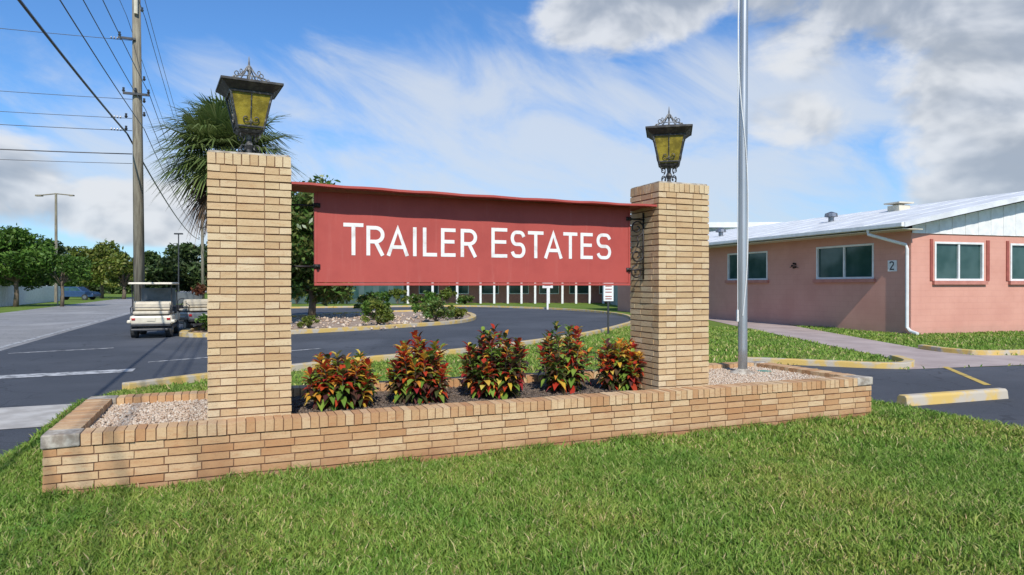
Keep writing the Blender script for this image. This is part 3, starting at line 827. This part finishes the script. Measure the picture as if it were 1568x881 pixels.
def wallpanel(mb, P, L, H, ops, z0=-.05):
    xs = sorted({0, L, *[o[0] for o in ops], *[o[1] for o in ops]}); zs_ = sorted({z0, H, *[o[2] for o in ops], *[o[3] for o in ops]})
    for i in range(len(xs) - 1):
        for j in range(len(zs_) - 1):
            a, c, e, g = xs[i], xs[i + 1], zs_[j], zs_[j + 1]
            if any(o[0] <= a and c <= o[1] and o[2] <= e and g <= o[3] for o in ops): continue
            mb.quad([P(a, 0, e), P(c, 0, e), P(c, 0, g), P(a, 0, g)])
    for (a, c, e, g) in ops:
        d = .14
        mb.quad([P(a, 0, e), P(a, d, e), P(a, d, g), P(a, 0, g)]); mb.quad([P(c, 0, e), P(c, 0, g), P(c, d, g), P(c, d, e)])
        mb.quad([P(a, 0, e), P(c, 0, e), P(c, d, e), P(a, d, e)]); mb.quad([P(a, 0, g), P(a, d, g), P(c, d, g), P(c, 0, g)])
Pl = lambda s, d, z: (d, s, z)
Pf = lambda s, d, z: (s, d, z)
opl = [(1.54, 4.36, 1.88, 3.14), (7.3, 10.2, 1.88, 3.14), (13, 15.8, 1.88, 3.14)]
opf = [(1.0, 3.2, 1.80, 3.12), (4.45, 6.65, 1.80, 3.12), (9, 11.4, 1.8, 3.12)]
b = MB(); wallpanel(b, Pl, BL, BHt, opl); wallpanel(b, Pf, BWd, BHt, opf)
b.quad([(BWd, 0, 0), (BWd, BL, 0), (BWd, BL, BHt), (BWd, 0, BHt)]); b.quad([(0, BL, 0), (0, BL, BHt), (BWd, BL, BHt), (BWd, BL, 0)])
b.obj('walls', M_pink, pb)
def P3(P, s0, s1, d0, d1, z0, z1, mb, mi=0):
    o = Vector(P(s0, d0, z0)); mb.box(o, Vector(P(s1, d0, z0)) - o, Vector(P(s0, d1, z0)) - o, Vector(P(s0, d0, z1)) - o, mi)
fr = MB(); gl = MB(); sl = MB(); sh = MB(); cu = MB()
for P, ops in ((Pl, opl), (Pf, opf)):
    for (a, c, e, g) in ops:
        w = .07
        P3(P, a + .001, a + w, -.02, .1, e + .001, g - .001, fr); P3(P, c - w, c - .001, -.02, .1, e + .001, g - .001, fr)
        P3(P, a + w, c - w, -.02, .1, e + .001, e + w, fr); P3(P, a + w, c - w, -.02, .1, g - w, g - .001, fr)
        m = (a + c) / 2; P3(P, m - .035, m + .035, .0, .1, e + w, g - w, fr)
        P3(P, a + w, c - w, .06, .07, e + w, g - w, gl)
        P3(P, a - .1, c + .1, -.1, -.001, e - .13, e - .003, sl)
        if P is Pf:
            P3(P, c + .12, c + .26, -.03, -.001, e, g + .08, sh); P3(P, a - .2, a - .08, -.03, -.001, e, g + .08, sh)
fr.obj('window_frames', M_white, pb); gl.obj('window_glass', M_glass, pb); sl.obj('sills', M_pinkd, pb); sh.obj('shutters', M_redw, pb)
sd = MB(); pk = BWd / 2; sl_ = .195
nb = 48
for i in range(nb):
    x0 = BWd * i / nb; x1 = BWd * (i + 1) / nb
    zt0 = BHt + .12 + sl_ * (pk - abs(x0 - pk)); zt1 = BHt + .12 + sl_ * (pk - abs(x1 - pk))
    dd = -.03 if i % 2 else -.045
    sd.quad([(x0, dd, BHt - .12), (x1, dd, BHt - .12), (x1, dd, zt1), (x0, dd, zt0)])
    sd.quad([(x1, -.03, BHt - .12), (x1, -.045, BHt - .12), (x1, -.045, zt1), (x1, -.03, zt1)])
sd.quad([(0, -.045, BHt - .12), (0, 0, BHt - .12), (BWd, 0, BHt - .12), (BWd, -.045, BHt - .12)])
sd.obj('gable_siding', M_white, pb)
rf = MB(); ov = .85; ro = .55; th = .16
xz = [(-ov, BHt + .02), (pk, BHt + .12 + sl_ * pk + .1), (BWd + ov, BHt + .02)]
for (xa, za), (xb_, zb_) in ((xz[0], xz[1]), (xz[1], xz[2])):
    rf.box((xa, -ro, za), (xb_ - xa, 0, zb_ - za), (0, BL + 2 * ro, 0), (0, 0, th))
rf.obj('roof', M_roof, pb)
b = MB()
for i in range(15):
    yy = -.4 + i * 1.6; b.box((-ov + .05, yy, BHt + .185), (pk + ov - .1, 0, xz[1][1] - xz[0][1] - .02), (0, .04, 0), (0, 0, .015))
b.obj('roof_seams', M_roof, pb)
b = MB(); b.box((-ov + .03, -ro + .1, BHt - .04), (ov - .03, 0, .0), (0, BL + ro, 0), (0, 0, .03)); b.obj('soffit', M_offwhite, pb)
b = MB(); b.abox(-ov - .14, -ov - .01, -ro, BL, BHt + .03, BHt + .17)
b.obj('gutter', M_white, pb, bevel=.02)
b = MB(); b.tube([(-ov - .05, .9, BHt + .03), (-ov - .05, .9, BHt - .12), (-.10, .12, BHt - .5), (-.07, .09, BHt - .65), (-.07, .09, .25), (-.07, -.05, .12), (-.1, -.35, .06)], .055, 8)
b.obj('downspout', M_white, pb)
b = MB(); b.abox(-.03, -.002, .55, .92, 2.12, 2.5); b.obj('number_plate', M_white, pb)
b = MB(); L, R = ribbon2([(.83, 2.40), (.80, 2.44), (.735, 2.45), (.68, 2.42), (.68, 2.36), (.81, 2.20), (.81, 2.19), (.65, 2.19)], .022)
for i in range(7): b.quad([(-.034, L[i].x, L[i].y), (-.034, L[i + 1].x, L[i + 1].y), (-.034, R[i + 1].x, R[i + 1].y), (-.034, R[i].x, R[i].y)])
b.obj('number', M_dark, pb)
b = MB()
for cx, cy, s in ((3.1, 7, .3), (2.2, 14, .25)):
    z = BHt + .3 + sl_ * cx; b.tube([(cx, cy, z - .2), (cx, cy, z + .25), (cx, cy, z + .27), (cx, cy, z + .42), (cx, cy, z + .5)], [.12, .12, .28, .26, .05], 12)
b.obj('roof_vents', M_steel, pb, smooth=False)
b = MB(); b.abox(4.8, 5.4, 5, 5.6, 4.4, 5.05); b.abox(4.7, 5.5, 4.9, 5.7, 5.12, 5.18); b.abox(4.95, 5.25, 5.15, 5.45, 5.05, 5.12); b.obj('chimney_box', M_offwhite, pb)
b = MB(); b.tube([(1.4, 19, 3.6), (1.4, 19, 6.8)], .025, 5); b.obj('antenna', M_steel, pb)
b = MB()
for i in range(5): b.tube([(-.05, 5.6 + .12 * math.cos(i * 1.25), 2.45 + .12 * math.sin(i * 1.25)), (-.03, 5.6 + .06 * math.cos(i * 1.25), 2.45 + .05 * math.sin(i * 1.25))], [.05, .02], 6)
b.tube([(-.03, 5.35, 2.35), (-.03, 5.6, 2.45), (-.03, 5.85, 2.38)], .012, 5); b.obj('wall_ornament', M_black, pb)

# ------------------------------------------------------------ far hall with porch
fh = empty('community_hall', (0, 61, 0))
M_teal = basic('grey_green_wall', (.07, .12, .11), (.05, .09, .085), 1, .7)
b = MB(); b.abox(-22, -9.7, 0, 12, 0, 3.6); b.obj('green_wing', M_teal, fh)
b = MB(); b.abox(-9.7, 14, 2.6, 12, 0, 3.6); b.obj('pink_wing', M_pinkd, fh)
b = MB(); b.box((-23, -1, 3.5), (38, 0, 0), (0, 14, .6), (0, 0, .2)); b.obj('roof', M_roof, fh)
b = MB()
for i in range(14): b.abox(-2.9 + i * 1.22, -2.72 + i * 1.22, 0, .18, 0, 3.5)
for i in range(3): b.abox(-9.4 + i * 2.2, -9.2 + i * 2.2, 0, .18, 0, 3.5)
b.obj('porch_posts', M_white, fh)
b = MB(); b.abox(-9.6, 14, .02, .16, 2.35, 2.8); b.obj('porch_valance', M_redw, fh)
b = MB(); f2 = MB()
for i in range(8):
    x0 = -8.6 + i * 2.8; b.abox(x0, x0 + 1.7, 2.55, 2.595, .9, 2.3); f2.abox(x0 - .08, x0 + 1.78, 2.57, 2.598, .82, 2.38)
b.obj('windows', M_glass, fh); f2.obj('window_frames', M_white, fh)
b = MB()
for i in range(9): b.abox(-21 + i * 1.3, -20.2 + i * 1.3, -.03, -.002, .5, 2.4)
b.obj('wing_windows', M_glass, fh)
for i in range(13): shrub('foundation_shrub', -21.5 + i * 1.45, 59.5 - (i % 3) * .3, .9 + .35 * (i % 3), .95, (M_l2, M_l1, M_l3)[i % 3], 260, .13, 80 + i, 0)
gh = empty('assembly_hall', (8.5, 47, 0))
b = MB(); b.abox(0, 12, 0, 12, 0, 5.6); b.obj('walls', basic('pale_green', (.42, .50, .45), None, 1, .8), gh)
b = MB(); b.abox(-.4, 12.4, -.4, 12.4, 5.6, 5.95); b.obj('roof', M_roof, gh)

# ------------------------------------------------------------ poles and wires
M_wood = basic('weathered_wood', (.29, .26, .19), (.17, .145, .105), 3, .9, bmp=.6, bscale=20, stretch=(6, 6, .5))
def upole(x, y, H, r=.17):
    p = empty('utility_pole', (x, y, 0), TH); b = MB()
    b.tube([(.1, 0, -.1), (.05, 0, H * .5), (0, 0, H)], [r * 1.15, r, r * .75], 14); b.obj('pole', M_wood, p, smooth=True)
    b = MB(); b.abox(-.40, .45, -.25, -.17, 8.55, 8.63); b.abox(-.55, .0, -.22, -.14, 10.55, 10.62)
    for xx, zz in ((-.38, 8.63), (.0, 8.65), (.42, 8.63), (-.5, 10.62), (-.3, 7.7), (-.3, 7.25), (.28, 9.1), (.28, 8.3), (.28, 7.8), (.22, 11.6), (.22, 12.3)):
        b.tube([(xx, -.2, zz), (xx, -.2, zz + .06), (xx, -.2, zz + .08), (xx, -.2, zz + .16)], [.03, .06, .035, .04], 8)
    b.tube([(.2, -.05, 0), (.17, -.05, 6), (.16, -.05, 9)], .025, 6)
    b.obj('hardware', M_dark, p)
    b = MB(); b.tube([(.02, -.2, 11.5), (.02, -.2, 12.3)], .07, 8); b.obj('insulator_stack', M_offwhite, p)
    return p
PX, PY = -13.75, 25
upole(PX, PY, 13.6); upole(PX - SU * 62, PY + CU * 62, 13.2); upole(PX + SU * 42, PY - CU * 42, 13.6)
wr = empty('power_lines'); b = MB()
def wire(p, q, sag, r=.012, n=24):
    p, q = Vector(p), Vector(q)
    b.tube([p.lerp(q, i / n) - Vector((0, 0, sag * 4 * (i / n) * (1 - i / n))) for i in range(n + 1)], r, 5)
for (z, off, r) in ((13.3, 0, .012), (11.45, -.3, .010), (11.45, .3, .012), (8.7, .42, .012), (8.1, .3, .012), (7.4, .25, .014), (7.15, -.28, .032)):
    ox, oy = CU * off, SU * off
    wire((PX + ox, PY + oy, z), (PX - SU * 62 + ox, PY + CU * 62 + oy, z), .8, r)
    wire((PX + ox, PY + oy, z), (PX + SU * 42 + ox, PY - CU * 42 + oy, z), .5, r)
for (z, r) in ((10.6, .011), (8.45, .010), (7.75, .010), (7.3, .012), (6.45, .020), (6.1, .010)):
    wire((PX - .15, PY, z), (PX - CU * 22, PY - SU * 22, z + .1), .25, r)
b.obj('wires', M_dark, wr, smooth=True)
b = MB()
for z in (10.6, 7.75, 7.3):
    for k in range(4): b.tube([(PX - .45 - k * .09, PY - .18 - k * .035, z), (PX - .48 - k * .09, PY - .19 - k * .035, z)], .05, 8)
b.obj('insulators', M_steel, wr)

sl2 = empty('street_lamp', (-43.4, 65, 0)); b = MB(); b.tube([(0, 0, 0), (0, 0, 10.4)], [.16, .10], 8); b.tube([(-1.5, 0, 10.2), (0, 0, 10.35), (1.5, 0, 10.2)], .06, 6); b.abox(-1.9, -1.3, -.15, .15, 10.1, 10.25); b.abox(1.3, 1.7, -.12, .12, 10.12, 10.24); b.obj('pole', M_wood, sl2)
sl3 = empty('street_lamp', (-29.3, 60, 0)); b = MB(); b.tube([(0, 0, 0), (0, 0, 6.1)], [.07, .05], 8); b.abox(-.35, .35, -.12, .12, 6.1, 6.22); b.obj('pole', M_dark, sl3)
ds = empty('warning_sign', (-36.6, 55, 0)); b = MB(); b.tube([(0, 0, 0), (0, 0, 2.9)], .04, 6); b.obj('post', M_steel, ds)
b = MB(); b.box((0, -.06, 1.75), (.6, 0, .6), (-.6, 0, .6), (0, .02, 0)); b.obj('plate', basic('sign_back', (.5, .52, .53), None, 3, .5, .3), ds)
ns = empty('parking_sign', (3.2, 22.7, 0), .15); b = MB(); b.abox(-.03, .03, -.02, .02, 0, 1.75); b.obj('post', M_dark, ns)
b = MB(); b.abox(-.17, .17, -.035, -.022, 1.12, 1.72); b.obj('plate', M_white, ns)
b = MB()
for i, z in enumerate((1.62, 1.52, 1.42, 1.28, 1.2)): b.abox(-.11, .11, -.039, -.036, z - .02, z + .012)
b.obj('lettering', M_redw, ns)
dsn = empty('direction_sign', (2.4, 46, 0)); b = MB(); b.abox(-.06, .06, -.04, .04, 0, 1.5); b.abox(-.35, .35, -.05, -.041, 1.45, 1.85); b.obj('post', M_white, dsn)
b = MB(); b.abox(-.22, .2, -.055, -.051, 1.6, 1.68); b.obj('arrow', M_dark, dsn)
fc = empty('white_fence'); b = MB(); n = 60
for i in range(n):
    t = i / n; x = -33 - 14 * t; y = 38 + 33 * t; dx, dy = -14 / n, 33 / n
    b.box((x, y, 0), (dx * .94, dy * .94, 0), (-.03, -.012, 0), (0, 0, 1.55 + (.08 if i % 5 == 0 else 0)))
b.obj('pickets', M_white, fc)

# ------------------------------------------------------------ vehicles
def bx(name, x0, x1, y0, y1, z0, z1, mat, parent, bev=.02, rot=None):
    b = MB(); cx, cy, cz = (x0 + x1) / 2, (y0 + y1) / 2, (z0 + z1) / 2
    b.abox(x0 - cx, x1 - cx, y0 - cy, y1 - cy, z0 - cz, z1 - cz)
    return b.obj(name, mat, parent, bevel=bev, loc=(cx, cy, cz), rot=rot)
def wheel(mb, x, y, r, w):
    s = 1 if x > 0 else -1
    mb.tube([(x - w / 2, y, r), (x - w / 2 + .01, y, r), (x + w / 2 - .01, y, r), (x + w / 2, y, r)], [r * .9, r, r, r * .9], 18, 0)
    mb.tube([(x + s * (w / 2 - .01), y, r), (x + s * (w / 2 + .012), y, r)], [r * .55, r * .5], 14, 1)
M_tail = basic('tail_lamp', (.45, .02, .02), None, 5, .3)
M_wsh = basic('cart_windshield', (.22, .25, .26), None, 4, .08)
def cart(x, y, rz, body, roof=True):
    g = empty('golf_cart', (x, y, .006), rz)
    b = MB()
    for xx in (-.48, .48):
        for yy in (-.72, .92): wheel(b, xx, yy, .23, .2)
    b.obj('wheels', [M_rubber, M_steel], g, smooth=False)
    bx('floor', -.58, .58, -.85, 1.25, .26, .34, M_dark, g)
    bx('rear_body', -.60, .60, -.98, -.15, .40, .70, body, g, .07)
    for s in (-1, 1): bx('fender', s * .61 - .06, s * .61 + .06, -1.0, -.42, .46, .56, body, g, .03)
    bx('rear_step', -.5, .5, -1.32, -.98, .24, .30, M_dark, g, .01)
    bx('front_cowl', -.58, .58, .92, 1.42, .34, .78, body, g, .12)
    bx('dash', -.55, .55, .82, .95, .70, .92, M_dark, g, .03)
    bx('seat_base', -.55, .55, -.50, .05, .72, .80, M_seat, g, .03)
    bx('seat_back', -.55, .55, -.52, -.40, .82, 1.14, M_seat, g, .05)
    bx('rear_seat', -.50, .50, -1.02, -.60, .73, .83, M_seat, g, .03)
    bx('rear_seat_back', -.50, .50, -.66, -.56, .85, 1.10, M_seat, g, .04)
    bx('bumper', -.56, .56, -1.04, -.985, .36, .46, M_dark, g, .02)
    bx('lamp_l', -.54, -.44, -1.0, -.975, .55, .63, M_tail, g, .01); bx('lamp_r', .44, .54, -1.0, -.975, .55, .63, M_tail, g, .01)
    bx('license_plate', -.12, .12, -1.0, -.984, .52, .62, M_offwhite, g, .003)
    b = MB()
    for xx in (-.55, .55):
        if roof:
            b.tube([(xx, -.62, .7), (xx, -.72, 1.2), (xx, -.80, 1.67)], .018, 6)
        b.tube([(xx, 1.0, .75), (xx, .85, 1.2), (xx, .75, 1.67 if roof else 1.45)], .018, 6)
        b.tube([(xx, -.98, .75), (xx, -1.08, .95), (xx, -.75, 1.0)], .014, 6)
    b.tube([(-.55, -1.08, .95), (.55, -1.08, .95)], .014, 6)
    b.tube([(-.25, .85, .85), (-.25, .62, 1.0)], .02, 6)
    b.tube([(-.25 + .17 * math.cos(i * math.pi / 8), .60 + .08 * math.sin(i * math.pi / 8), 1.0 + .15 * math.sin(i * math.pi / 8)) for i in range(17)], .014, 6)
    b.obj('frame', M_dark, g)
    if roof: bx('roof', -.62, .62, -1.12, .95, 1.66, 1.73, M_offwhite, g, .035)
    bx('windshield', -.52, .52, .84, .85, .95, 1.55 if roof else 1.38, M_wsh, g, 0, (.2, 0, 0))
cart(-11.6, 22.2, .36, M_offwhite)
cart(-11.55, 24.9, .75, M_greyp, False)
def car(x, y, rz, paint):
    c = empty('parked_car', (x, y, 0), rz); b = MB()
    prof = [(-2.3, .35), (-2.35, .75), (-2.2, .95), (-1.55, 1.02), (-1.0, 1.45), (.55, 1.48), (1.15, 1.0), (2.05, .88), (2.3, .65), (2.28, .35)]
    for yy in (-.88, .88):
        for p in prof: b.v.append((p[0], yy * (.86 if p[1] > 1.2 else 1), p[1]))
    n = len(prof); b.f += [tuple(range(n)), tuple(range(n, 2 * n))[::-1]]; b.m += [0, 0]
    for i in range(n): j = (i + 1) % n; b.f.append((i, i + n, j + n, j)); b.m.append(0)
    b.obj('body', paint, c, bevel=.05)
    b = MB()
    for s in (-1, 1):
        b.quad([(-1.35, s * .885, 1.02), (-.95, s * .80, 1.38), (-.2, s * .80, 1.40), (-.2, s * .885, 1.02)]); b.quad([(-.12, s * .885, 1.02), (-.12, s * .80, 1.40), (.5, s * .80, 1.40), (.98, s * .885, 1.02)])
    b.obj('windows', M_glass, c)
    b = MB()
    for xx in (-1.4, 1.4):
        for s in (-1, 1):
            b.tube([(xx, s * .72, .33), (xx, s * .91, .33)], .33, 18, 0); b.tube([(xx, s * .9, .33), (xx, s * .925, .33)], .19, 14, 1)
    b.obj('wheels', [M_rubber, M_steel], c)
car(-48.6, 76, .1, basic('blue_paint', (.03, .07, .16), (.025, .06, .14), 3, .25))
car(-29.2, 93, TH + 1.6, M_white)

# ------------------------------------------------------------ light & sky
sx, sy = .17, -.985; EL = math.radians(42)
sd_ = Vector((sx * math.cos(EL), sy * math.cos(EL), math.sin(EL))).normalized()
sun = bpy.data.lights.new('sun', 'SUN'); sun.energy = 4.4; sun.angle = math.radians(.53); sun.color = (1, .95, .87)
so = bpy.data.objects.new('sun', sun); so.rotation_euler = (-sd_).to_track_quat('-Z', 'Y').to_euler(); link(so)
w = bpy.data.worlds.new('World'); sc.world = w; w.use_nodes = True; nt = w.node_tree; S.nt = nt
bg = nt.nodes['Background']; STR = .13; bg.inputs[1].default_value = STR
sk = nt.nodes.new('ShaderNodeTexSky'); sk.sky_type = 'NISHITA'; sk.sun_disc = False; sk.sun_elevation = EL; sk.sun_rotation = math.atan2(sx, sy)
sk.altitude = 0; sk.air_density = 1.0; sk.dust_density = .4; sk.ozone_density = 3
tc = nt.nodes.new('ShaderNodeTexCoord'); sp = nt.nodes.new('ShaderNodeSeparateXYZ'); nt.links.new(tc.outputs['Generated'], sp.inputs[0])
X, Y, Z = (S(sp.outputs[i]) for i in range(3))
az = S._op(X, 'ARCTAN2', Y); el = S._op(Z, 'ARCSINE')
base = mixc(1.0, sk.outputs[0], (.60, .93, 1.25), 'MULTIPLY')
s1 = az * .92 - el * .40; s2 = az * .40 + el * .92
n1 = noise(comb(s1 * 2.2, s2 * 5.5, 1.3), 1.9, 7, .60, .5)
n1b = noise(comb(s1 * 1.2, s2 * 3.0, 7.3), 1.3, 3, .5, .3)
def blob(a0, e0, ra, re):
    p = (az - a0) * (1 / ra); q = (el - e0) * (1 / re)
    return (1.0 - (p * p + q * q)).max(0.0)
band = blob(.03, .17, .75, .22)
top = sstep(el, .25, .40)
thin = sstep(n1 * .80 + n1b * .35 + band * .22 - top * .17, .52, .86)
c = mixc(thin * .80, base, (5.4, 5.8, 6.3))
haze = (1.0 - sstep(el, -.02, .25)) * .40
c = mixc(haze, c, (3.9, 4.9, 6.0))
n2 = noise(comb(az * 1.0, el * 1.5, .7), 6.0, 8, .55, .3)
n3 = noise(comb(az, el * 1.4, 5.1), 2.6, 3, .5, .2)
bl_ = blob(.17, .40, .20, .09)
for a in ((.52, .38, .27, .14), (.68, .24, .22, .17), (-.70, .13, .22, .07), (-.52, .10, .22, .055), (.75, .12, .25, .12), (-1.6, .3, .5, .2), (1.5, .3, .4, .2)):
    bl_ = bl_.max(blob(*a))
sm = blob(.40, .205, .12, .06) * .5
bl_ = bl_.max(sm)
dens = bl_ * .60 + (n2 - .5) * 1.5 + (n3 - .5) * .4
cm = sstep(dens, .12, .42) * sstep(bl_, 0.0, .22)
n4 = noise(comb(az - .012, (el + .03) * 1.5, .7), 6.0, 4, .55, .3)
lit = sstep((n2 - n4) * 3.0 + n3 * .8 + (0.40 - dens) * .7 + sm * .5, .02, .72)
cc = mixc(lit, (3.0, 3.4, 4.0), (6.0, 6.2, 6.5))
c = mixc(cm * .92, c, cc)
nt.links.new(c, bg.inputs[0])

# ------------------------------------------------------------ camera
cam = bpy.data.cameras.new('camera'); cam.lens = 24; cam.sensor_width = 36; cam.clip_end = 3000; cam.clip_start = .05
co = bpy.data.objects.new('camera', cam); co.location = (0, 0, 1.65); co.rotation_euler = (math.radians(90 - .2), 0, 0); link(co); sc.camera = co
